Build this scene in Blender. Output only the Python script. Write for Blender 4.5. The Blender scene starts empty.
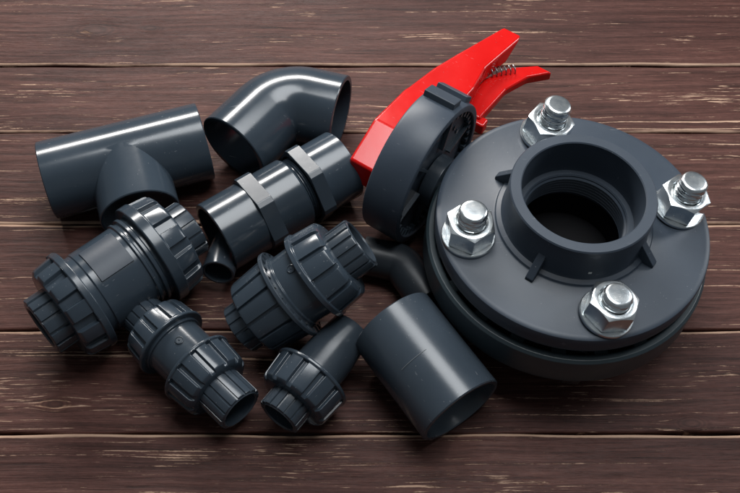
import bpy, bmesh, math, random
from mathutils import Vector, Matrix
R_ = math.radians
random.seed(7)
sc = bpy.context.scene
COL = sc.collection

# ------------------------------------------------------------------ camera
TH, FPX, DIST = R_(58.0), 1100.0, 0.890
cam_d = bpy.data.cameras.new('camera')
cam_d.sensor_width = 36.0
cam_d.lens = FPX / 740.0 * 36.0
cam_d.clip_start, cam_d.clip_end = 0.01, 50
cam = bpy.data.objects.new('camera', cam_d)
COL.objects.link(cam)
CAM = Vector((0, -DIST * math.cos(TH), DIST * math.sin(TH)))
cam.location = CAM
cam.rotation_euler = (math.pi / 2 - TH, 0, 0)
sc.camera = cam

# ------------------------------------------------------------------ light
w = bpy.data.worlds.new('World')
sc.world = w
w.use_nodes = True
bg = w.node_tree.nodes['Background']
bg.inputs[0].default_value = (0.85, 0.93, 1.0, 1)
bg.inputs[1].default_value = 0.12


def area(name, loc, target, sx, sy, power, col):
    l = bpy.data.lights.new(name, 'AREA')
    l.shape = 'RECTANGLE'
    l.size, l.size_y, l.energy, l.color = sx, sy, power, col
    o = bpy.data.objects.new(name, l)
    COL.objects.link(o)
    o.location = loc
    o.rotation_euler = (Vector(target) - Vector(loc)).to_track_quat('-Z', 'Y').to_euler()
    return o


area('key_softbox', (-0.30, 1.15, 0.86), (0, 0.05, 0), 0.95, 0.20, 25, (1.0, 0.97, 0.94))
area('top_softbox', (0.20, 0.28, 1.50), (0.05, 0.02, 0), 1.0, 0.7, 20, (0.95, 0.98, 1.0))
area('side_softbox', (1.15, 0.45, 0.60), (0.15, 0, 0.03), 0.25, 0.6, 5, (0.92, 0.96, 1.0))
sc.view_settings.view_transform = 'Standard'
sc.view_settings.look = 'None'
sc.view_settings.exposure = 0.15
sc.view_settings.gamma = 1.0


def P(px, py, z=0.0):
    """point of the table-parallel plane at height z seen at photo pixel px, py"""
    f = Vector((0, math.cos(TH), -math.sin(TH)))
    u = Vector((0, math.sin(TH), math.cos(TH)))
    d = f * FPX + Vector((1, 0, 0)) * (px - 370) - u * (py - 246.5)
    t = (z - CAM.z) / d.z
    return CAM + d * t


# ------------------------------------------------------------------ materials
def new_mat(name):
    m = bpy.data.materials.new(name)
    m.use_nodes = True
    nt = m.node_tree
    return m, nt, nt.nodes['Principled BSDF']


def node(nt, kind, **kw):
    n = nt.nodes.new(kind)
    for k, v in kw.items():
        if k == 'inp':
            for kk, vv in v.items():
                n.inputs[kk].default_value = vv
        else:
            setattr(n, k, v)
    return n


def math_n(nt, op, a, b=None, clamp=False):
    n = node(nt, 'ShaderNodeMath', operation=op, use_clamp=clamp)
    for i, v in enumerate((a, b)):
        if v is None:
            continue
        if isinstance(v, (int, float)):
            n.inputs[i].default_value = v
        else:
            nt.links.new(v, n.inputs[i])
    return n.outputs[0]


def ramp(nt, fac, stops):
    n = node(nt, 'ShaderNodeValToRGB')
    cr = n.color_ramp
    while len(cr.elements) < len(stops):
        cr.elements.new(0.5)
    for e, (p, c) in zip(cr.elements, stops):
        e.position = p
        e.color = c if len(c) == 4 else (*c, 1)
    nt.links.new(fac, n.inputs[0])
    return n.outputs[0]


def noise(nt, vec, scale, detail=4, rough=0.55, dist=0.0, dims='3D'):
    n = node(nt, 'ShaderNodeTexNoise', noise_dimensions=dims)
    n.inputs['Scale'].default_value = scale
    n.inputs['Detail'].default_value = detail
    n.inputs['Roughness'].default_value = rough
    n.inputs['Distortion'].default_value = dist
    nt.links.new(vec, n.inputs['Vector'])
    return n.outputs['Fac']


def mapping(nt, vec, scale=(1, 1, 1), loc=(0, 0, 0), rot=(0, 0, 0)):
    n = node(nt, 'ShaderNodeMapping')
    n.inputs['Scale'].default_value = scale
    n.inputs['Location'].default_value = loc
    n.inputs['Rotation'].default_value = rot
    nt.links.new(vec, n.inputs['Vector'])
    return n.outputs[0]


def mix(nt, fac, a, b, blend='MIX'):
    n = node(nt, 'ShaderNodeMix', data_type='RGBA', blend_type=blend)
    for sock, v in ((n.inputs[0], fac), (n.inputs[6], a), (n.inputs[7], b)):
        if isinstance(v, (int, float)):
            sock.default_value = v
        elif isinstance(v, tuple):
            sock.default_value = v if len(v) == 4 else (*v, 1)
        else:
            nt.links.new(v, sock)
    return n.outputs[2]


def plastic(name, col, rough, dust=0.25, bump=0.02, spec=0.5):
    m, nt, b = new_mat(name)
    tc = node(nt, 'ShaderNodeTexCoord').outputs['Object']
    n1 = noise(nt, tc, 22, 5, 0.6)
    n2 = noise(nt, tc, 160, 3, 0.6)
    sp = node(nt, 'ShaderNodeTexVoronoi', feature='F1')
    sp.inputs['Scale'].default_value = 260
    nt.links.new(tc, sp.inputs['Vector'])
    speck = math_n(nt, 'LESS_THAN', sp.outputs['Distance'], 0.075)
    spk = math_n(nt, 'MULTIPLY', speck, math_n(nt, 'GREATER_THAN', noise(nt, tc, 40, 2), 0.57))
    # thin scuffs
    sv = mapping(nt, tc, (40, 700, 120), rot=(0.5, 0.3, 0.8))
    scf = math_n(nt, 'GREATER_THAN', noise(nt, sv, 1.0, 2, 0.5), 0.735)
    base = mix(nt, n1, tuple(c * 0.82 for c in col), tuple(min(1, c * 1.18) for c in col))
    rnd = node(nt, 'ShaderNodeObjectInfo').outputs['Random']
    base = mix(nt, rnd, base, mix(nt, 1.0, base, (0.80, 0.79, 0.78), 'MULTIPLY'))
    base = mix(nt, math_n(nt, 'MULTIPLY', spk, dust), base, (0.45, 0.45, 0.45))
    base = mix(nt, math_n(nt, 'MULTIPLY', scf, dust * 0.5), base, (0.35, 0.36, 0.38))
    nt.links.new(base, b.inputs['Base Color'])
    r = math_n(nt, 'ADD', math_n(nt, 'MULTIPLY', n1, 0.16), rough - 0.08)
    r = math_n(nt, 'ADD', r, math_n(nt, 'MULTIPLY', scf, 0.12))
    nt.links.new(r, b.inputs['Roughness'])
    b.inputs['Specular IOR Level'].default_value = spec
    bp = node(nt, 'ShaderNodeBump')
    bp.inputs['Strength'].default_value = bump
    bp.inputs['Distance'].default_value = 0.001
    nt.links.new(math_n(nt, 'ADD', n2, math_n(nt, 'MULTIPLY', n1, 2.0)), bp.inputs['Height'])
    nt.links.new(bp.outputs[0], b.inputs['Normal'])
    return m


PVC = plastic('dark_grey_pvc', (0.032, 0.043, 0.056), 0.25)
PVC_SHINY = plastic('glossy_grey_pvc', (0.030, 0.042, 0.056), 0.19)
PVC_MATT = plastic('satin_grey_pvc', (0.031, 0.042, 0.058), 0.44, bump=0.05, spec=0.36)
PVC_BODY = plastic('blue_grey_pvc', (0.026, 0.040, 0.048), 0.36)
PVC_SHADED = plastic('shaded_grey_pvc', (0.018, 0.023, 0.029), 0.36, spec=0.35)  # grey PVC coloured darker to carry the shade between the fittings
RUBBER_BORE_SHADE = plastic('rubber_and_bore_shade', (0.006, 0.006, 0.007), 0.8, dust=0.0, spec=0.12)  # rubber of the seat; on the disc its black paints the bore's shade
SCUFF = plastic('rubbed_grey_pvc', (0.11, 0.125, 0.14), 0.5)
DARK_STEEL, _nt, _b = new_mat('dark_spring_steel')
_b.inputs['Base Color'].default_value = (0.30, 0.30, 0.31, 1)
_b.inputs['Metallic'].default_value = 1
_b.inputs['Roughness'].default_value = 0.35
FLECK = plastic('pale_fleck_grey', (0.55, 0.56, 0.55), 0.5)  # pale tone of the single fleck on the hub
RED = plastic('glossy_red_plastic', (0.58, 0.003, 0.002), 0.18, dust=0.15)


def zinc():
    m, nt, b = new_mat('zinc_plated_steel')
    tc = node(nt, 'ShaderNodeTexCoord').outputs['Object']
    n1 = noise(nt, tc, 180, 5, 0.65)
    n2 = noise(nt, tc, 900, 3, 0.6)
    c = ramp(nt, n1, [(0.30, (0.58, 0.63, 0.66)), (0.5, (0.70, 0.74, 0.76)), (0.72, (0.82, 0.83, 0.81))])
    nt.links.new(c, b.inputs['Base Color'])
    b.inputs['Metallic'].default_value = 1
    nt.links.new(math_n(nt, 'ADD', math_n(nt, 'MULTIPLY', n1, 0.08), 0.22), b.inputs['Roughness'])
    bp = node(nt, 'ShaderNodeBump')
    bp.inputs['Strength'].default_value = 0.07
    bp.inputs['Distance'].default_value = 0.0002
    nt.links.new(math_n(nt, 'ADD', n1, math_n(nt, 'MULTIPLY', n2, 0.2)), bp.inputs['Height'])
    nt.links.new(bp.outputs[0], b.inputs['Normal'])
    return m


ZINC = zinc()


def wood():
    m, nt, b = new_mat('worn_dark_stained_wood')
    tc = node(nt, 'ShaderNodeTexCoord').outputs['Object']
    at = node(nt, 'ShaderNodeAttribute', attribute_name='board').outputs['Fac']
    off = node(nt, 'ShaderNodeCombineXYZ')
    nt.links.new(math_n(nt, 'MULTIPLY', at, 3.7), off.inputs[0])
    nt.links.new(math_n(nt, 'MULTIPLY', at, 1.9), off.inputs[2])
    va = node(nt, 'ShaderNodeVectorMath', operation='ADD')
    nt.links.new(tc, va.inputs[0])
    nt.links.new(off.outputs[0], va.inputs[1])
    p = va.outputs[0]
    # gentle waviness of the grain
    wv = noise(nt, mapping(nt, p, (5, 9, 5)), 1.0, 3)
    wy = node(nt, 'ShaderNodeCombineXYZ')
    nt.links.new(math_n(nt, 'MULTIPLY', math_n(nt, 'SUBTRACT', wv, 0.5), 0.013), wy.inputs[1])
    vb = node(nt, 'ShaderNodeVectorMath', operation='ADD')
    nt.links.new(p, vb.inputs[0])
    nt.links.new(wy.outputs[0], vb.inputs[1])
    q = vb.outputs[0]
    # knots: the grain bends round a few points of the boards
    sep = node(nt, 'ShaderNodeSeparateXYZ')
    nt.links.new(tc, sep.inputs[0])
    knot_sum = None
    bend = None
    for kx, ky, s in KNOTS:
        dx = math_n(nt, 'MULTIPLY', math_n(nt, 'SUBTRACT', sep.outputs[0], kx), 1 / (s * 2.2))
        dy = math_n(nt, 'MULTIPLY', math_n(nt, 'SUBTRACT', sep.outputs[1], ky), 1 / s)
        d2 = math_n(nt, 'ADD', math_n(nt, 'MULTIPLY', dx, dx), math_n(nt, 'MULTIPLY', dy, dy))
        e = math_n(nt, 'POWER', 2.718, math_n(nt, 'MULTIPLY', d2, -1.0))
        bd = math_n(nt, 'MULTIPLY', math_n(nt, 'MULTIPLY', e, dy), -s * 0.9)
        knot_sum = e if knot_sum is None else math_n(nt, 'ADD', knot_sum, e)
        bend = bd if bend is None else math_n(nt, 'ADD', bend, bd)
    kb = node(nt, 'ShaderNodeCombineXYZ')
    nt.links.new(bend, kb.inputs[1])
    vc = node(nt, 'ShaderNodeVectorMath', operation='ADD')
    nt.links.new(q, vc.inputs[0])
    nt.links.new(kb.outputs[0], vc.inputs[1])
    q = vc.outputs[0]
    big = noise(nt, mapping(nt, p, (3.0, 10, 3)), 1.0, 4)
    grain = noise(nt, mapping(nt, q, (9, 260, 9)), 1.0, 5, 0.65)
    fine = noise(nt, mapping(nt, q, (30, 1100, 30)), 1.0, 4, 0.6)
    blot = noise(nt, mapping(nt, p, (18, 60, 18)), 1.0, 5, 0.6)
    mott = noise(nt, mapping(nt, p, (150, 520, 90)), 1.0, 4, 0.7)
    g = math_n(nt, 'ADD', math_n(nt, 'MULTIPLY', grain, 0.5), math_n(nt, 'MULTIPLY', fine, 0.3))
    g = math_n(nt, 'ADD', g, math_n(nt, 'MULTIPLY', mott, 0.2))
    c = ramp(nt, g, [(0.34, (0.015, 0.0060, 0.0044)), (0.45, (0.048, 0.0188, 0.0143)), (0.56, (0.085, 0.0355, 0.0280)), (0.70, (0.150, 0.076, 0.058))])
    c = mix(nt, ramp(nt, big, [(0.35, (0, 0, 0)), (0.65, (1, 1, 1))]), mix(nt, 1.0, c, (0.62, 0.60, 0.62), 'MULTIPLY'), c)
    # worn-through streaks of bare wood: long hairlines, short flecks, and scraped patches
    brk = noise(nt, mapping(nt, p, (110, 520, 60)), 1.0, 4, 0.8)
    brk = math_n(nt, 'MULTIPLY', math_n(nt, 'SUBTRACT', brk, 0.5), 0.34)
    tot0 = None
    for (sx, sy, o, px, py, pw, t0, t1) in ((3.0, 520, 3.1, 2.2, 20, 0.55, .70, .755), (13, 620, 8.7, 6, 34, 0.80, .74, .80), (34, 900, 5.3, 9, 28, 0.85, .735, .81)):
        st = noise(nt, mapping(nt, q, (sx, sy, sx), (o, o * 0.3, 0)), 1.0, 2, 0.5)
        patch_n = noise(nt, mapping(nt, q, (px, py, px), (o * 1.7, o, 0)), 1.0, 4, 0.6)
        sm = math_n(nt, 'ADD', math_n(nt, 'ADD', st, math_n(nt, 'MULTIPLY', math_n(nt, 'SUBTRACT', patch_n, 0.5), pw)), brk)
        sm = ramp(nt, sm, [(t0, (0, 0, 0)), (t1, (1, 1, 1))])
        tot0 = sm if tot0 is None else math_n(nt, 'MAXIMUM', tot0, sm)
    sm = tot0
    edge = node(nt, 'ShaderNodeAttribute', attribute_name='edge').outputs['Fac']
    en = math_n(nt, 'ADD', edge, math_n(nt, 'MULTIPLY', math_n(nt, 'SUBTRACT', noise(nt, mapping(nt, p, (14, 90, 9)), 1.0, 5, 0.7), 0.5), 1.5))
    em = ramp(nt, en, [(0.42, (0, 0, 0)), (0.75, (1, 1, 1))])
    em = math_n(nt, 'MULTIPLY', em, math_n(nt, 'MULTIPLY', edge, 1.1, clamp=True))  # pale board edges: wear with edge light painted in
    tot = math_n(nt, 'MAXIMUM', sm, em)
    bare = mix(nt, fine, (0.22, 0.125, 0.085), (0.62, 0.43, 0.31))
    c = mix(nt, math_n(nt, 'MULTIPLY', tot, 0.85), c, bare)
    ks = math_n(nt, 'ADD', knot_sum, math_n(nt, 'MULTIPLY', math_n(nt, 'SUBTRACT', blot, 0.5), 0.35))
    kr = ramp(nt, ks, [(0.18, (1, 1, 1)), (0.40, (0.78, 0.72, 0.70)), (0.48, (1.0, 0.95, 0.9)), (0.60, (0.62, 0.56, 0.54)), (0.70, (0.95, 0.9, 0.85)), (0.85, (0.50, 0.44, 0.42)), (1.0, (0.8, 0.75, 0.7))])
    c = mix(nt, 1.0, c, kr, 'MULTIPLY')
    nt.links.new(c, b.inputs['Base Color'])
    b.inputs['Specular IOR Level'].default_value = 0.14
    rr = math_n(nt, 'ADD', math_n(nt, 'MULTIPLY', blot, 0.25), 0.38)
    rr = math_n(nt, 'ADD', rr, math_n(nt, 'MULTIPLY', tot, 0.2))
    nt.links.new(rr, b.inputs['Roughness'])
    h = math_n(nt, 'ADD', math_n(nt, 'MULTIPLY', grain, 1.0), math_n(nt, 'MULTIPLY', fine, 0.5))
    h = math_n(nt, 'SUBTRACT', h, math_n(nt, 'MULTIPLY', tot, 0.35))
    bp = node(nt, 'ShaderNodeBump')
    bp.inputs['Strength'].default_value = 0.8
    bp.inputs['Distance'].default_value = 0.0009
    nt.links.new(h, bp.inputs['Height'])
    nt.links.new(bp.outputs[0], b.inputs['Normal'])
    return m


# ------------------------------------------------------------------ mesh helpers
def finish(name, bm, mat, parent=None, bevel=0.0, sharp=32, seg=2):
    bmesh.ops.remove_doubles(bm, verts=bm.verts, dist=1e-6)
    bmesh.ops.recalc_face_normals(bm, faces=bm.faces)
    me = bpy.data.meshes.new(name)
    bm.to_mesh(me)
    bm.free()
    me.materials.append(mat)
    me.polygons.foreach_set('use_smooth', [True] * len(me.polygons))
    me.set_sharp_from_angle(angle=R_(sharp))
    o = bpy.data.objects.new(name, me)
    COL.objects.link(o)
    if parent:
        o.parent = parent
    if bevel:
        md = o.modifiers.new('bevel', 'BEVEL')
        md.width, md.segments, md.limit_method, md.angle_limit = bevel, seg, 'ANGLE', R_(sharp)
        md.harden_normals = True
    return o


def teeth(n, duty, depth, slope=0.08, phase=0.0):
    """(theta, offset): raised pads of share duty of the pitch, lands sunk by depth"""
    out = []
    for i in range(n):
        p0 = 2 * math.pi * (i + phase) / n
        pt = 2 * math.pi / n
        k = 5
        for j in range(k + 1):
            out.append((p0 + pt * duty * j / k, 0.0))
        a, e = duty + slope * 0.5, 1 - slope * 0.5
        for j in range(4):
            out.append((p0 + pt * (a + (e - a) * j / 3), depth))
    return out


def plain(n=96):
    return [(2 * math.pi * i / n, 0.0) for i in range(n)]


def lathe(bm, prof, ring=None, closed=True, rf=None):
    """prof: (r, z[, g]); ring: (theta, offset)"""
    ring = ring or plain()
    rows = []
    for pt in prof:
        r, z = pt[0], pt[1]
        g = pt[2] if len(pt) > 2 else 0.0
        rows.append([bm.verts.new(((r - g * o) * math.cos(t), (r - g * o) * math.sin(t), z)) for t, o in ring])
    m = len(ring)
    k = len(prof)
    for i in range(k if closed else k - 1):
        a, b = rows[i], rows[(i + 1) % k]
        for j in range(m):
            bm.faces.new((a[j], a[(j + 1) % m], b[(j + 1) % m], b[j]))
    return bm


def tube_prof(R, ri, z0, z1, c=0.0008):
    return [(ri + c, z0), (R - c, z0), (R, z0 + c), (R, z1 - c), (R - c, z1), (ri + c, z1), (ri, z1 - c), (ri, z0 + c)]


def box(bm, c, s, rot=None):
    m = Matrix.Translation(c) @ (rot or Matrix()) @ Matrix.Diagonal((s[0], s[1], s[2], 1))
    return bmesh.ops.create_cube(bm, size=1, matrix=m)


def hexa(bm, corners):
    """eight corners: four below, four above in the same order"""
    v = [bm.verts.new(c) for c in corners]
    for f in ((0, 1, 2, 3), (4, 5, 6, 7), (0, 1, 5, 4), (1, 2, 6, 5), (2, 3, 7, 6), (3, 0, 4, 7)):
        bm.faces.new([v[i] for i in f])


def empty(name, loc, label, cat, group=None):
    o = bpy.data.objects.new(name, None)
    o.empty_display_size = 0.02
    COL.objects.link(o)
    o.location = loc
    tag(o, label, cat, group)
    return o


def tag(o, label, cat, group=None):
    o['label'] = label
    o['category'] = cat
    if group:
        o['group'] = group


def aim(o, a, b, roll=0.0):
    """put o at a with its z axis towards b; its x axis is level, then rolled"""
    a, b = Vector(a), Vector(b)
    z = (b - a).normalized()
    x = Vector((0, 0, 1)).cross(z).normalized()
    y = z.cross(x)
    m = Matrix((x, y, z)).transposed().to_4x4()
    o.matrix_world = Matrix.Translation(a) @ m @ Matrix.Rotation(roll, 4, 'Z')
    return (b - a).length


def evaluated(o):
    dg = bpy.context.evaluated_depsgraph_get()
    dg.update()
    return bpy.data.meshes.new_from_object(o.evaluated_get(dg))


def boolean(o, cutter, op):
    md = o.modifiers.new('b', 'BOOLEAN')
    md.operation, md.object, md.solver = op, cutter, 'EXACT'
    me = evaluated(o)
    o.modifiers.clear()
    o.data = me
    bpy.data.objects.remove(cutter)


def patch(t, r, z0, z1, t0, t1, h, mat, name):
    bm = bmesh.new()
    n = 14
    rows = []
    for i in range(n + 1):
        th = t0 + (t1 - t0) * i / n
        rows.append([bm.verts.new((rr * math.cos(th), rr * math.sin(th), zz)) for rr, zz in ((r - 0.001, z0), (r + h, z0), (r + h, z1), (r - 0.001, z1))])
    for A, B in zip(rows, rows[1:]):
        for k in range(4):
            bm.faces.new((A[k], A[(k + 1) % 4], B[(k + 1) % 4], B[k]))
    bm.faces.new(rows[0]); bm.faces.new(rows[-1])
    return finish(name, bm, mat, t, 0.0004)


# ------------------------------------------------------------------ tabletop
KNOTS = [(*P(95, 30)[:2], 0.010), (*P(55, 404)[:2], 0.006), (*P(692, 423)[:2], 0.006), (*P(150, 28)[:2], 0.005)]
WOOD = wood()


def build_table():
    seams = [P(370, y)[1] for y in (493 + 150, 433, 329.5, 224, 132.5, 65.5, -20)]
    wd = 0.085
    while seams[0] > -0.9:
        seams.insert(0, seams[0] - wd)
    while seams[-1] < 1.1:
        seams.append(seams[-1] + wd)
    bm = bmesh.new()
    lb = bm.verts.layers.float.new('board')
    le = bm.verts.layers.float.new('edge')
    gap, rad, th = 0.0013, 0.0018, 0.018
    NX = 160
    for bi, (y0, y1) in enumerate(zip(seams, seams[1:])):
        a, b = y0 + gap / 2, y1 - gap / 2
        dz = random.uniform(-0.0006, 0.0)
        ed = random.uniform(0.7, 1.0)
        ea, eb = (1.0, 0.35) if y0 > 0 else (0.35, 1.0)  # worn edges; the stronger one also has light painted into its colour
        prof = [(a, -th, 0), (a, dz - rad, .5 * ea)]
        for t in (30, 60, 90):
            prof.append((a + rad * (1 - math.cos(R_(t))), dz - rad * (1 - math.sin(R_(t))), 0.95 * ea))
        prof += [(a + 0.0030, dz, 0.4 * ea), (a + 0.0050, dz, 0)]
        for k in range(1, 8):
            prof.append((a + 0.005 + (b - a - 0.010) * k / 8, dz, 0))
        prof += [(b - 0.0050, dz, 0), (b - 0.0030, dz, 0.4 * eb)]
        for t in (90, 60, 30):
            prof.append((b - rad * (1 - math.cos(R_(t))), dz - rad * (1 - math.sin(R_(t))), 1.0 * eb))
        prof += [(b, dz - rad, .8 * eb), (b, -th, 0)]
        rows = []
        ph = random.uniform(0, 9)
        for i in range(NX + 1):
            x = -1.1 + 2.2 * i / NX
            row = []
            for (y, z, e) in prof:
                wob = 0.0005 * math.sin(x * 23 + ph) + 0.0004 * math.sin(x * 61 + 2 * ph)
                wob *= abs((y - (a + b) / 2) / ((b - a) / 2)) ** 4
                v = bm.verts.new((x, y - wob * (1 if y > (a + b) / 2 else -1), z))
                v[lb] = bi * 0.73 + 0.2
                v[le] = e * ed
                row.append(v)
            rows.append(row)
        for i in range(NX):
            for j in range(len(prof) - 1):
                bm.faces.new((rows[i][j], rows[i + 1][j], rows[i + 1][j + 1], rows[i][j + 1]))
            bm.faces.new((rows[i][0], rows[i][-1], rows[i + 1][-1], rows[i + 1][0]))
        for rw in (rows[0], rows[-1]):
            bm.faces.new(rw)
    o = finish('tabletop', bm, WOOD, sharp=60)
    o['kind'] = 'structure'
    return o


build_table()

# ------------------------------------------------------------------ butterfly valve
VN = Vector((0.063, 0.040, 1.0)).normalized()   # the valve stands on its bolt heads, a little askew
STEM_AZ = R_(147)
VC = P(573.5, 220, 0.090) - VN * 0.062


def build_valve():
    t = empty('butterfly_valve', (0, 0, 0), 'large dark grey flanged butterfly valve with four zinc bolts and a red lever', 'valve')
    rot = Vector((0, 0, 1)).rotation_difference(VN).to_matrix().to_4x4()
    t.matrix_world = Matrix.Translation(VC) @ rot
    # --- wafer body with a ring of slots between an inner and an outer wall
    bm = bmesh.new()
    ro, H = 0.1045, 0.0385
    lathe(bm, [(0.097, 0.009), (ro - 0.006, 0.006), (ro - 0.001, 0.010), (ro, 0.014), (ro, H - 0.002), (ro - 0.002, H), (0.0985, H), (0.0975, H - 0.001), (0.0965, 0.012)])
    lathe(bm, [(0.048, 0.003), (0.087, 0.003), (0.087, 0.038), (0.075, 0.040), (0.048, 0.040)])
    lathe(bm, [(0.0865, 0.0095), (0.0972, 0.0095), (0.0972, 0.014), (0.0865, 0.014)])
    for k in range(20):
        a = R_(9 + 18 * k)
        box(bm, Vector((math.cos(a) * 0.092, math.sin(a) * 0.092, 0.024)), (0.0115, 0.010, 0.026), Matrix.Rotation(a, 4, 'Z'))
    finish('valve_body', bm, PVC_BODY, t, 0.0006)
    bm = bmesh.new()
    lathe(bm, [(0.0405, 0.001), (0.0470, 0.001), (0.0475, 0.0435), (0.0405, 0.0435), (0.039, 0.022)])
    finish('rubber_seat', bm, RUBBER_BORE_SHADE, t)
    bm = bmesh.new()
    lathe(bm, [(0.0001, 0.0225), (0.012, 0.024), (0.036, 0.0205), (0.0385, 0.019), (0.0385, 0.017), (0.0001, 0.014)], closed=True)
    finish('valve_disc', bm, RUBBER_BORE_SHADE, t)  # disc coloured pitch black for the shade deep in the bore
    bm = bmesh.new()
    lathe(bm, [(0.045, -0.0135), (0.084, -0.0135), (0.086, -0.0115), (0.086, -0.002), (0.084, -0.0004), (0.045, -0.0004)], plain(96))
    finish('backing_flange', bm, PVC, t, 0)
    # --- upper flange: plate and stub
    fl = bmesh.new()
    Z0, Z1, RF = 0.0440, 0.0620, 0.1000
    c = 0.0016
    hol = [(0.0405, Z0)]
    prof = [(0.040, Z0), (RF - 0.004, Z0), (RF - 0.001, Z0 + 0.002), (RF, Z0 + 0.005)]
    prof += [(RF, Z1 - 0.003), (RF - 0.0006, Z1 - 0.0012), (RF - 0.002, Z1 - 0.0003), (RF - 0.0045, Z1)]
    prof += [(0.0585, Z1), (0.0575, Z1 + 0.0006), (0.0567, Z1 + 0.0022), (0.0550, Z1 + 0.0030), (0.0535, Z1 + 0.0036)]
    prof += [(0.0525, Z1 + 0.006), (0.0522, Z1 + 0.0335), (0.0514, Z1 + 0.0345)]
    prof += [(0.0445, Z1 + 0.0345), (0.0437, Z1 + 0.0337), (0.0432, Z1 + 0.006), (0.0428, Z1 + 0.004)]
    prof += [(0.0390, Z1 + 0.004), (0.0380, Z1 + 0.003)]
    z = Z1 + 0.002
    while z > Z0 + 0.003:
        prof += [(0.0380, z), (0.0366, z - 0.0012), (0.0380, z - 0.0024)]
        z -= 0.0030
    prof += [(0.0380, Z0)]
    lathe(fl, prof, plain(160))
    f = finish('flange', fl, PVC_MATT, t, 0)
    for k in range(4):
        a = R_(BOLT0 + 45 + 90 * k)
        g = bmesh.new()
        hx = 0.0030
        x0, x1, zt = 0.0516, 0.0655, Z1 + 0.0180
        vs = []
        for yy in (-hx, hx):
            vs.append([g.verts.new(q) for q in ((x0, yy, Z1 - 0.001), (x1, yy, Z1 - 0.001), (x1, yy, Z1 + 0.0025), (x0, yy, zt))])
        g.faces.new(vs[0]); g.faces.new(vs[1])
        for i in range(4):
            g.faces.new((vs[0][i], vs[0][(i + 1) % 4], vs[1][(i + 1) % 4], vs[1][i]))
        o = finish('gusset', g, PVC_MATT, f, 0.0006)
        o.rotation_euler.z = a
    for th, zz, w_, h_ in ((-86, 0.0095, 2.8, 0.0020),):
        patch(f, 0.0525, Z1 + zz, Z1 + zz + h_, R_(th - w_ / 2), R_(th + w_ / 2), 0.0002, FLECK, 'pale_fleck')
    # --- bolts
    for k in range(4):
        a = R_(BOLT0 + 90 * k + (0, 0, 3, 0)[k])
        b = bmesh.new()
        lr, pitch, zb, ztop = 0.0104, 0.0021, 0.0, BTOP[k]
        nth, nz = 40, 110
        zs = [zb + (ztop - 0.0016 - zb) * i / nz for i in range(nz + 1)]
        rows = []
        for z in zs:
            row = []
            for j in range(nth):
                th = 2 * math.pi * j / nth
                s = (z / pitch - j / nth) % 1.0
                r = lr - 0.0010 * abs(2 * s - 1)
                row.append(b.verts.new((r * math.cos(th), r * math.sin(th), z)))
            rows.append(row)
        for z, r in ((ztop - 0.0008, lr - 0.0009), (ztop, lr - 0.0017), (ztop + 0.0002, lr - 0.0035), (ztop + 0.0003, lr - 0.008)):
            rows.append([b.verts.new((r * math.cos(2 * math.pi * j / nth), r * math.sin(2 * math.pi * j / nth), z)) for j in range(nth)])
        for ra, rb in zip(rows, rows[1:]):
            for j in range(nth):
                b.faces.new((ra[j], ra[(j + 1) % nth], rb[(j + 1) % nth], rb[j]))
        b.faces.new(rows[-1]); b.faces.new(rows[0])
        lathe(b, [(0.0001, -0.0215), (0.0120, -0.0215), (0.0128, -0.0205), (0.0128, -0.0142), (0.0001, -0.0142)], [(R_(60 * q), 0) for q in range(6)])
        bo = finish('bolt', b, ZINC, t, 0, sharp=50)
        bo.location = (0.080 * math.cos(a), 0.080 * math.sin(a), 0)
        lx, ly = BLEAN[k]
        bo.matrix_basis = Matrix.Translation((0.080 * math.cos(a), 0.080 * math.sin(a), Z1)) @ Matrix.Rotation(R_(lx), 4, 'Y') @ Matrix.Rotation(R_(ly), 4, 'X') @ Matrix.Translation((0, 0, -Z1))
        n = bmesh.new()
        lathe(n, [(0.0108, Z1 + 0.0001), (0.0188, Z1 + 0.0001), (0.0193, Z1 + 0.0006), (0.0193, Z1 + 0.0024), (0.0188, Z1 + 0.003), (0.0108, Z1 + 0.003)])
        finish('washer', n, ZINC, bo, 0)
        n = bmesh.new()
        ap, zn0, zn1 = 0.0156, Z1 + 0.003, Z1 + 0.003 + 0.0165
        rc = ap * 0.975
        N = 72
        ringv = []
        for j in range(N):
            th = 2 * math.pi * j / N
            ph = (th + math.pi / 6) % (math.pi / 3) - math.pi / 6
            rh = ap / math.cos(ph)
            dz = max(0, (rh - rc)) * 0.50
            pts = [(0.0107, zn0 + .0003), (rc, zn0 + .0001), (rh, zn0 + dz * 0.7), (rh, zn1 - dz - 0.0003), (rc, zn1 - 0.0002), (rc - 0.0005, zn1), (0.0121, zn1), (0.0107, zn1 - 0.0012)]
            ringv.append([n.verts.new((r * math.cos(th), r * math.sin(th), z)) for r, z in pts])
        for j in range(N):
            A, B = ringv[j], ringv[(j + 1) % N]
            for i in range(len(A)):
                i2 = (i + 1) % len(A)
                n.faces.new((A[i], B[i], B[i2], A[i2]))
        no = finish('nut', n, ZINC, bo, 0, sharp=25)
        no.rotation_euler.z = R_(NROT[k])
    # --- stem neck
    sz = Matrix.Rotation(STEM_AZ, 4, 'Z') @ Matrix.Rotation(math.pi / 2, 4, 'Y')
    ST = Matrix.Translation((0, 0, 0.024)) @ sz      # local z runs out along the stem, local x points down
    n = bmesh.new()
    lathe(n, [(0.0001, 0.085), (0.017, 0.085), (0.017, 0.103), (0.0215, 0.105), (0.0215, 0.116), (0.0001, 0.116)])
    box(n, Vector((0.020, 0, 0.099)), (0.014, 0.006, 0.028))
    no = finish('stem_neck', n, PVC, t, 0.0006)
    no.matrix_basis = ST
    # --- notch plate: a shallow cup, open towards the valve
    RP, p0, p1 = 0.0600, 0.1110, 0.1430
    n = bmesh.new()
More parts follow.
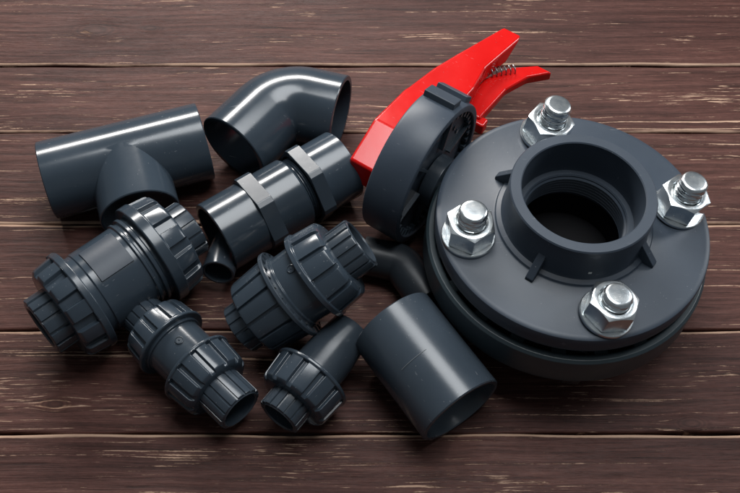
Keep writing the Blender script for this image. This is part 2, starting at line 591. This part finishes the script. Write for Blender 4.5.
    lathe(n, [(0.006, p1), (RP - 0.003, p1), (RP - 0.001, p1 - 0.001), (RP, p1 - 0.003), (RP, p0 + 0.002), (RP - 0.0006, p0 + 0.0005), (RP - 0.0016, p0), (RP - 0.0055, p0), (RP - 0.0062, p0 + 0.0008), (RP - 0.0064, p0 + 0.006), (0.006, p0 + 0.006)], plain(128))
    npl = finish('notch_plate', n, PVC_MATT, t, 0)
    npl.matrix_basis = Matrix.Translation((0, 0, 0.0075)) @ ST
    for a0 in (201, 223):
        n = bmesh.new()
        m = Matrix.Rotation(R_(a0), 4, 'Z')
        box(n, m @ Vector((RP + 0.0012, 0, (p0 + p1) / 2 + 0.001)), (0.0070, 0.0125, 0.0262), m)
        finish('notch_tooth', n, PVC_MATT, npl, 0.0009)
    n = bmesh.new()
    for k in range(8):
        a = R_(150 + 16 * k)
        lathe(n, [(0.0001, p0 + 0.0058), (0.0021, p0 + 0.0058), (0.0021, p0 + 0.0066), (0.0001, p0 + 0.0066)], plain(14))
        bmesh.ops.translate(n, verts=n.verts[-56:], vec=(math.cos(a) * 0.038, math.sin(a) * 0.038, -0.0009))
    for k in range(6):
        a = R_(60 * k + 20)
        box(n, Vector((math.cos(a) * 0.038, math.sin(a) * 0.038, p0 + 0.0045)), (0.032, 0.0020, 0.004), Matrix.Rotation(a, 4, 'Z'))
    for k in range(40):
        a = R_(9 * k)
        box(n, Vector((math.cos(a) * 0.0515, math.sin(a) * 0.0515, p0 + 0.0042)), (0.0046, 0.0032, 0.005), Matrix.Rotation(a, 4, 'Z'))
    finish('plate_rib', n, PVC, npl, 0)
    # --- lever: local frame L along the lever, A out along the stem, H square to both
    lv = build_lever(t, ST)
    return t


def bar(bm, stations):
    """a bar through stations (l at the top, l at the bottom, h low, h high, a near, a far)"""
    rows = []
    for (l, lb, h0, h1, a0, a1) in stations:
        rows.append([bm.verts.new(LV @ Vector(q)) for q in ((lb, h0, a0), (l, h1, a0), (l, h1, a1), (lb, h0, a1))])
    for ra, rb in zip(rows, rows[1:]):
        for i in range(4):
            bm.faces.new((ra[i], ra[(i + 1) % 4], rb[(i + 1) % 4], rb[i]))
    bm.faces.new(rows[0]); bm.faces.new(rows[-1])


# lever coordinates (along the lever, up, out along the stem) to stem coordinates
LV = Matrix(((0, -1, 0), (-1, 0, 0), (0, 0, 1)))


def build_lever(t, ST):
    bm = bmesh.new()
    bar(bm, LEVER_ST)
    lever = finish('lever', bm, RED, t, 0.0022, sharp=9, seg=3)
    lever.matrix_basis = ST
    bm = bmesh.new()
    bar(bm, TRIG_ST)
    box(bm, LV @ Vector((0.089, -0.023, 0.121)), (0.012, 0.010, 0.014))
    finish('trigger', bm, RED, lever, 0.0020, sharp=9, seg=3)
    # spring between them
    p, q = LV @ Vector(SPRING[0]), LV @ Vector(SPRING[1])
    bm = bmesh.new()
    ax = (q - p)
    ln = ax.length
    ax.normalize()
    u = ax.cross(Vector((0, 1, 0))).normalized()
    v = ax.cross(u)
    n, turns, rr, wr = 160, 7, 0.0036, 0.0006
    rows = []
    for i in range(n + 1):
        s = i / n
        an = 2 * math.pi * turns * s
        c = p + ax * ln * s + (u * math.cos(an) + v * math.sin(an)) * rr
        rad = (u * math.cos(an) + v * math.sin(an))
        rows.append([bm.verts.new(c + (rad * math.cos(k * math.pi / 3) + ax * math.sin(k * math.pi / 3)) * wr) for k in range(6)])
    for ra, rb in zip(rows, rows[1:]):
        for k in range(6):
            bm.faces.new((ra[k], ra[(k + 1) % 6], rb[(k + 1) % 6], rb[k]))
    finish('spring', bm, DARK_STEEL, lever, 0)
    return lever


BOLT0 = 10.0
BTOP = [0.095, 0.098, 0.094, 0.0885]
BLEAN = [(5, 0), (6, 0), (0, 0), (6, 0)]
NROT = [10, 25, 5, 40]
LEVER_ST = [(-.022, -.022, -.024, .001, .153, .178), (.016, .016, -.026, .0125, .153, .180), (.060, .060, -.016, .008, .153, .179),
            (.066, .066, -.015, .007, .134, .178), (.098, .098, -.014, .005, .134, .173), (.125, .118, -.012, .0035, .138, .166), (.178, .153, -.010, .002, .131, .150)]
TRIG_ST = [(.088, .088, -.026, -.0145, .120, .142), (.128, .128, -.021, -.0125, .117, .139), (.150, .150, -.020, -.0105, .108, .127), (.166, .166, -.019, -.009, .093, .107)]
SPRING = ((0.130, -0.0085, 0.141), (0.150, -0.0085, 0.121))
build_valve()


# ------------------------------------------------------------------ tee
def build_tee():
    R, ri = 0.0320, 0.0278
    a, b = P(46.5, 181, R + 0.002), P(205, 141, R + 0.002)
    L = (b - a).length
    t = bmesh.new()
    N = 128
    c_ = 0.0007

    def cap(r, z0, z1):
        return [(0.00001, z0), (r - c_, z0), (r, z0 + c_)] + [(r, z0 + (z1 - z0) * k / 10) for k in range(1, 10)] + [(r, z1 - c_), (r - c_, z1), (0.00001, z1)]

    lathe(t, cap(R, 0, L), plain(N), closed=False)
    o = finish('pipe_tee', t, PVC_SHINY)
    mid, BL = L * 0.50, 0.055

    def cyl(r, z0, z1, branch):
        c = bmesh.new()
        lathe(c, cap(r, z0, z1), plain(N), closed=False)
        if branch:
            bmesh.ops.transform(c, verts=c.verts, matrix=Matrix.Translation((0, 0, mid)) @ Matrix.Rotation(TEE_DIR * math.pi / 2, 4, 'Y'))
        return finish('cutter', c, PVC)
    boolean(o, cyl(R - 0.0004, 0.0, BL, True), 'UNION')
    boolean(o, cyl(ri, -0.01, L + 0.01, False), 'DIFFERENCE')
    boolean(o, cyl(ri, 0, BL + 0.01, True), 'DIFFERENCE')
    me = o.data
    me.polygons.foreach_set('use_smooth', [True] * len(me.polygons))
    me.set_sharp_from_angle(angle=R_(20))
    aim(o, a, b, R_(TEE_ROLL))
    tag(o, 'plain dark grey pipe tee with its branch opening towards the large union', 'pipe fitting')


TEE_DIR, TEE_ROLL = -1, 1.0
build_tee()


# ------------------------------------------------------------------ swept elbows
def elbow(name, label, corner, e1, e2, R, ri, mat, group=None, collar=None):
    corner, e1, e2 = Vector(corner), Vector(e1), Vector(e2)
    d1, d2 = (e1 - corner), (e2 - corner)
    l1, l2 = d1.length, d2.length
    d1.normalize(); d2.normalize()
    ang = math.acos(max(-1, min(1, d1.dot(d2))))
    rb = R * 1.04
    tl = rb / math.tan(ang / 2)
    cdir = (d1 + d2).normalized()
    cen = corner + cdir * rb / math.sin(ang / 2)
    path = []
    n1 = 8
    for i in range(n1):
        path.append((e1.lerp(corner + d1 * tl, i / n1), -d1))
    n = 28
    p0 = corner + d1 * tl - cen
    nrm = d1.cross(d2).normalized()
    tot = math.pi - ang
    for i in range(n + 1):
        rt = Matrix.Rotation(-tot * i / n, 3, nrm)
        rt2 = Matrix.Rotation(tot * i / n, 3, nrm)
        use = rt if ((rt @ p0) - (corner + d2 * tl - cen)).length < 10 and ((Matrix.Rotation(-tot, 3, nrm) @ p0) - (corner + d2 * tl - cen)).length < 1e-4 else rt2
        path.append((cen + use @ p0, use @ (-d1)))
    for i in range(1, n1 + 1):
        path.append(((corner + d2 * tl).lerp(e2, i / n1), d2))
    bm = bmesh.new()
    N = 96
    outs = []
    seq = [(p, d, R) for p, d in path]
    seq[0] = (path[0][0], path[0][1], R - 0.0007)
    seq.insert(1, (path[0][0] + path[0][1] * 0.0007, path[0][1], R))
    seq[-1] = (path[-1][0], path[-1][1], R - 0.0007)
    seq.insert(-1, (path[-1][0] - path[-1][1] * 0.0007, path[-1][1], R))
    seq += [(p, d, ri) for p, d in reversed(path)]
    rows = []
    base = e1.copy()
    base.z = 0
    for p, d, r in seq:
        y = d.cross(nrm).normalized()
        rows.append([bm.verts.new(p - base + (nrm * math.cos(2 * math.pi * k / N) + y * math.sin(2 * math.pi * k / N)) * r) for k in range(N)])
    m = len(rows)
    for i in range(m):
        A, B = rows[i], rows[(i + 1) % m]
        for k in range(N):
            bm.faces.new((A[k], A[(k + 1) % N], B[(k + 1) % N], B[k]))
    o = finish(name, bm, mat, None, 0, sharp=40)
    o.location = base
    tag(o, label, 'pipe fitting', group)
    return o


elbow('pipe_elbow', 'glossy dark grey ninety degree pipe elbow with wide mouths, at the back beside the tee', P(283, 101, 0.033), P(233, 149, 0.033), P(341, 114, 0.033), 0.0326, 0.0285, PVC_SHINY)
elbow('pipe_elbow', 'dark bent pipe half hidden between the centre union, the plain sleeve and the flanged valve', P(401, 263, 0.0160), P(363, 255, 0.0160), P(430, 302, 0.0160), 0.0155, 0.0125, PVC_SHADED)


# ------------------------------------------------------------------ threaded adapter
def build_adapter():
    R, ri = 0.0295, 0.0255
    z = 0.0315
    a, b = P(216, 238, z), P(343, 164, z)
    t = empty('threaded_adapter', a, 'thick grey screw adapter with two flat wrench bands, below the elbow', 'pipe fitting')
    L = aim(t, a, b)
    s = lambda f: f * L
    bm = bmesh.new()
    lathe(bm, [(ri, 0.0006), (ri + 0.0006, 0), (R - 0.0006, 0), (R, 0.0006), (R, s(.60)), (R - 0.0015, s(.615)), (ri, s(.615)), (ri, s(.3)), (ri - 0.003, s(.3)), (ri - 0.003, s(.29)), (ri, s(.29))])
    finish('socket', bm, PVC_SHINY, t, 0)
    bm = bmesh.new()
    prof = [(ri - 0.004, s(.5)), (R - 0.0065, s(.5))]
    zz = s(.60)
    while zz < s(.69):
        prof += [(R - 0.005, zz), (R - 0.0030, zz + 0.0009), (R - 0.005, zz + 0.0018)]
        zz += 0.0021
    prof += [(R - 0.004, s(.70)), (R - 0.0006, s(.70)), (R - 0.0002, s(.705)), (R - 0.0002, s(1) - 0.0008), (R - 0.001, s(1)), (ri, s(1)), (ri - 0.002, s(.7))]
    lathe(bm, prof)
    finish('threaded_tail', bm, PVC_SHINY, t, 0)
    for (f0, f1, ap, rot) in ((.275, .385, 0.0302, HEXROT), (.665, .760, 0.0302, HEXROT)):
        bm = bmesh.new()
        ring = []
        for k in range(6):
            for ph in (-26, -25.2, -13, 0, 13, 25.2, 26):
                th = R_(60 * k + ph + rot)
                ring.append((th, 0.0328 - min(ap / math.cos(R_(ph)), 1)))
        lathe(bm, [(R - 0.001, s(f0)), (0.0328, s(f0), 1), (0.0328, s(f1), 1), (R - 0.001, s(f1))], ring)
        finish('wrench_band', bm, PVC, t, 0.0005, sharp=20)


HEXROT = 24
build_adapter()


# ------------------------------------------------------------------ unions
def ribbed_end(name, t, R, ri, z0, z1, n, depth, mat, open_low, duty=0.72):
    """short socket end with lengthwise ribs; the mouth is at z0 when open_low else z1"""
    bm = bmesh.new()
    c = 0.0010
    if open_low:
        prof = [(ri, z0 + 0.022), (ri, z0 + c), (ri + c, z0), (R - 0.0026, z0, 0), (R - 0.0018, z0 + 0.0007, 0), (R - .0004, z0 + 0.0009, .8), (R, z0 + 0.0016, 1), (R, z1, 1), (0.0005, z1), (0.0005, z0 + 0.022)]
    else:
        prof = [(ri, z1 - 0.022), (ri, z1 - c), (ri + c, z1), (R - 0.0026, z1, 0), (R - 0.0018, z1 - 0.0007, 0), (R - .0004, z1 - 0.0009, .8), (R, z1 - 0.0016, 1), (R, z0, 1), (0.0005, z0), (0.0005, z1 - 0.022)]
    lathe(bm, prof, teeth(n, duty, depth, 0.12, random.random()))
    return finish(name, bm, mat, t, 0)


def union_nut(t, R, z0, z1, n, depth, mat, rim_high, ri, duty=0.62, rim=0.0035, lip=0.0012, slope=.10, taper=0.0015, bore=None):
    """big ribbed nut; the plain rim lies at the z1 end when rim_high"""
    ring = teeth(n, duty, depth, slope, random.random())
    L = z1 - z0
    f = (lambda d: z0 + d) if rim_high else (lambda d: z1 - d)
    prof = [(ri, f(0.0)), (R - taper - 0.0055, f(0.0), 0), (R - taper - 0.0030, f(0.0006), .3), (R - taper - 0.0008, f(0.0022), 0.8), (R - taper, f(0.0042), 1),
            (R, f(L - rim - 0.0004), 1), (R + lip - 0.0006, f(L - rim), 0), (R + lip, f(L - rim + 0.0006), 0), (R + lip, f(L - 0.0007), 0), (R + lip - 0.0007, f(L), 0), (ri, f(L))]
    bm = bmesh.new()
    lathe(bm, prof, ring)
    return finish('union_nut', bm, mat, t, 0.00045, sharp=28)


def emblem(t, r, z, th, s, mat):
    """small moulded boss on a body"""
    bm = bmesh.new()
    lathe(bm, [(0.0001, -0.002), (s, -0.002), (s, 0.0006), (s * 0.8, 0.0009), (s * 0.7, 0.0004), (s * 0.25, 0.0004), (0.0001, 0.0009)], plain(20))
    o = finish('moulded_mark', bm, mat, t, 0)
    o.matrix_basis = Matrix.Rotation(th, 4, 'Z') @ Matrix.Translation((r, 0, z)) @ Matrix.Rotation(math.pi / 2, 4, 'Y')


def body_prof(pts, ri):
    z0, z1 = pts[0][1], pts[-1][1]
    return [(ri, z0)] + pts + [(ri, z1)]


def large_union():
    z = 0.0415
    a, b = P(41, 328, z), P(192, 226, z)
    t = empty('check_union', a, 'largest grey ribbed union with a rectangular panel on its barrel, at the left', 'pipe union', 'ribbed pipe unions')
    L = aim(t, a, b)
    s = lambda f: f * L
    ribbed_end('end_connector', t, 0.0235, 0.0175, 0, s(.2), 14, 0.0018, PVC, True)
    union_nut(t, 0.0395, s(.115), s(.285), 12, 0.0034, PVC_SHINY, True, 0.02, duty=.56, rim=0.006)
    bm = bmesh.new()
    pts = [(0.0325, s(.27)), (0.0325, s(.33)), (0.0334, s(.335)), (0.0334, s(.60)), (0.035, s(.605)), (0.035, s(.62)), (0.0335, s(.625)), (0.0335, s(.64)), (0.0360, s(.645)), (0.0360, s(.665)), (0.0345, s(.67)), (0.0345, s(.74))]
    lathe(bm, body_prof(pts, 0.02))
    finish('barrel', bm, PVC_SHINY, t, 0.0004)
    patch(t, 0.0334, s(.37), s(.575), R_(UL_A - 27), R_(UL_A + 27), 0.0011, PVC_MATT, 'barrel_panel')
    emblem(t, 0.0402, s(.26), R_(UL_A - 60), 0.0035, PVC)
    union_nut(t, 0.0405, s(.69), s(.885), 12, 0.0036, PVC_SHINY, False, 0.02, duty=.56, rim=0.009)
    ribbed_end('end_connector', t, 0.0225, 0.0175, s(.8), s(1), 14, 0.0018, PVC, False)


def medium_union():
    za, zb = 0.0280, 0.0780
    a, b = P(238, 331, za), P(362, 242, zb)
    t = empty('check_union', a, 'grey union with a slotted collar in the middle of the heap', 'pipe union', 'ribbed pipe unions')
    L = aim(t, a, b)
    s = lambda f: f * L
    ribbed_end('end_connector', t, 0.0195, 0.0150, s(.01), s(.25), 14, 0.0014, PVC, True)
    union_nut(t, 0.0328, s(.130), s(.41), 14, 0.0026, PVC_SHINY, True, 0.018, duty=.80, rim=0.0012, lip=-0.0005, slope=.05, taper=0.0022)
    bm = bmesh.new()
    ring = plain(120)
    lathe(bm, [(0.028, s(.405)), (0.0358, s(.405)), (0.0364, s(.412)), (0.0364, s(.432)), (0.0358, s(.438)), (0.0352, s(.438)), (0.0348, s(.428)), (0.0308, s(.428)), (0.0302, s(.445)), (0.028, s(.445))], ring)
    for k in range(22):
        th = 2 * math.pi * k / 22
        box(bm, Vector((0.0328 * math.cos(th), 0.0328 * math.sin(th), s(.432))), (0.0052, 0.0040, s(.012)), Matrix.Rotation(th, 4, 'Z'))
    finish('slotted_collar', bm, PVC, t, 0)
    bm = bmesh.new()
    pts = [(0.0300, s(.43)), (0.0300, s(.46)), (0.0288, s(.465)), (0.0288, s(.60)), (0.030, s(.61)), (0.030, s(.66))]
    lathe(bm, body_prof(pts, 0.018))
    finish('barrel', bm, PVC_SHINY, t, 0.0004)
    emblem(t, 0.0288, s(.575), R_(UM_A), 0.0034, PVC)
    union_nut(t, 0.0340, s(.61), s(.84), 12, 0.0028, PVC_SHINY, False, 0.018, duty=.76, rim=0.0045, lip=0.0014, slope=.05, taper=0.002)
    ribbed_end('end_connector', t, 0.0205, 0.0160, s(.78), s(1.0), 16, 0.0016, PVC, False)


def small_union():
    z = 0.0300
    a, b = P(139, 311, z), P(241, 410, z)
    t = empty('check_union', a, 'small double nut union below the largest one, open end towards the front', 'pipe union', 'ribbed pipe unions')
    L = aim(t, a, b)
    s = lambda f: f * L
    ribbed_end('end_connector', t, 0.0165, 0.0125, 0, s(0.256), 14, 0.0012, PVC, True)
    union_nut(t, 0.0280, s(0.145), s(0.340), 13, 0.0025, PVC_SHINY, True, 0.014, duty=.64, rim=0.0028, lip=0.0012)
    bm = bmesh.new()
    pts = [(0.0245, s(0.321)), (0.0245, s(0.359)), (0.0225, s(0.363)), (0.0225, s(0.563)), (0.0245, s(0.568)), (0.0245, s(0.628))]
    lathe(bm, body_prof(pts, 0.015))
    finish('barrel', bm, PVC_SHINY, t, 0.0004)
    emblem(t, 0.0226, s(0.452), R_(US_A), 0.0032, PVC)
    union_nut(t, 0.0285, s(0.572), s(0.795), 13, 0.0025, PVC_SHINY, False, 0.014, duty=.64, rim=0.0028, lip=0.0012)
    ribbed_end('end_connector', t, 0.0180, 0.0140, s(0.758), s(1.0), 16, 0.0012, PVC, False)


def single_union():
    z = 0.0290
    a, b = P(278, 418, z), P(352, 329, z)
    t = empty('tailpiece_union', a, 'smallest union with one nut and a plain tapered pipe tail, front centre', 'pipe union', 'ribbed pipe unions')
    L = aim(t, a, b)
    s = lambda f: f * L
    ribbed_end('end_connector', t, 0.0168, 0.0125, 0, s(.3), 16, 0.0012, PVC, True)
    union_nut(t, 0.0295, s(.17), s(.46), 12, 0.0026, PVC_SHINY, True, 0.013, duty=.66, rim=0.0030, lip=0.0010)
    bm = bmesh.new()
    lathe(bm, [(0.012, s(.40)), (0.0200, s(.40)), (0.0200, s(.50)), (0.0195, s(.53)), (0.0190, s(.70)), (0.0165, s(.93)), (0.0160, s(.985)), (0.0154, s(1)), (0.013, s(1)), (0.013, s(.9))])
    finish('pipe_tail', bm, PVC, t, 0)


UL_A, UM_A, US_A = 90, 90, 90
large_union()
medium_union()
small_union()
single_union()


# ------------------------------------------------------------------ plain sleeve and the little reducer
def build_sleeve():
    R, ri = 0.0330, 0.0293
    a, b = P(392, 322, 0.0375), P(461, 411, R)
    bm = bmesh.new()
    L = (b - a).length
    lathe(bm, [(ri, 0.0008), (ri + .0008, 0), (R - .0008, 0), (R, .0008), (R, L - .0008), (R - .0008, L), (ri + .0006, L), (ri, L - .0012), (ri, L * .5 + .002), (ri - .002, L * .5 + .0015), (ri - .002, L * .5 - .0015), (ri, L * .5 - .002)], plain(128))
    o = finish('pipe_sleeve', bm, PVC, None, 0)
    aim(o, a, b)
    tag(o, 'plain smooth grey pipe sleeve lying in front of the flanged valve', 'pipe fitting')
    patch(o, R, L * .50, L * .50 + .0005, R_(95), R_(135), 0.0003, SCUFF, 'mould_line')


def build_reducer():
    a, b = P(218, 273, 0.0250), P(229, 239, 0.0190)
    bm = bmesh.new()
    L = (b - a).length
    lathe(bm, [(0.0104, 0.0006), (0.0110, 0), (0.0124, 0), (0.0129, .0007), (0.0127, L * .4), (0.0115, L * .9), (0.0110, L), (0.008, L), (0.0085, L * .8), (0.0104, L * .6)], plain(64))
    o = finish('pipe_reducer', bm, PVC, None, 0)
    aim(o, a, b)
    tag(o, 'short narrow grey reducer poking out of the mouth of the screw adapter', 'pipe fitting')


build_sleeve()
build_reducer()
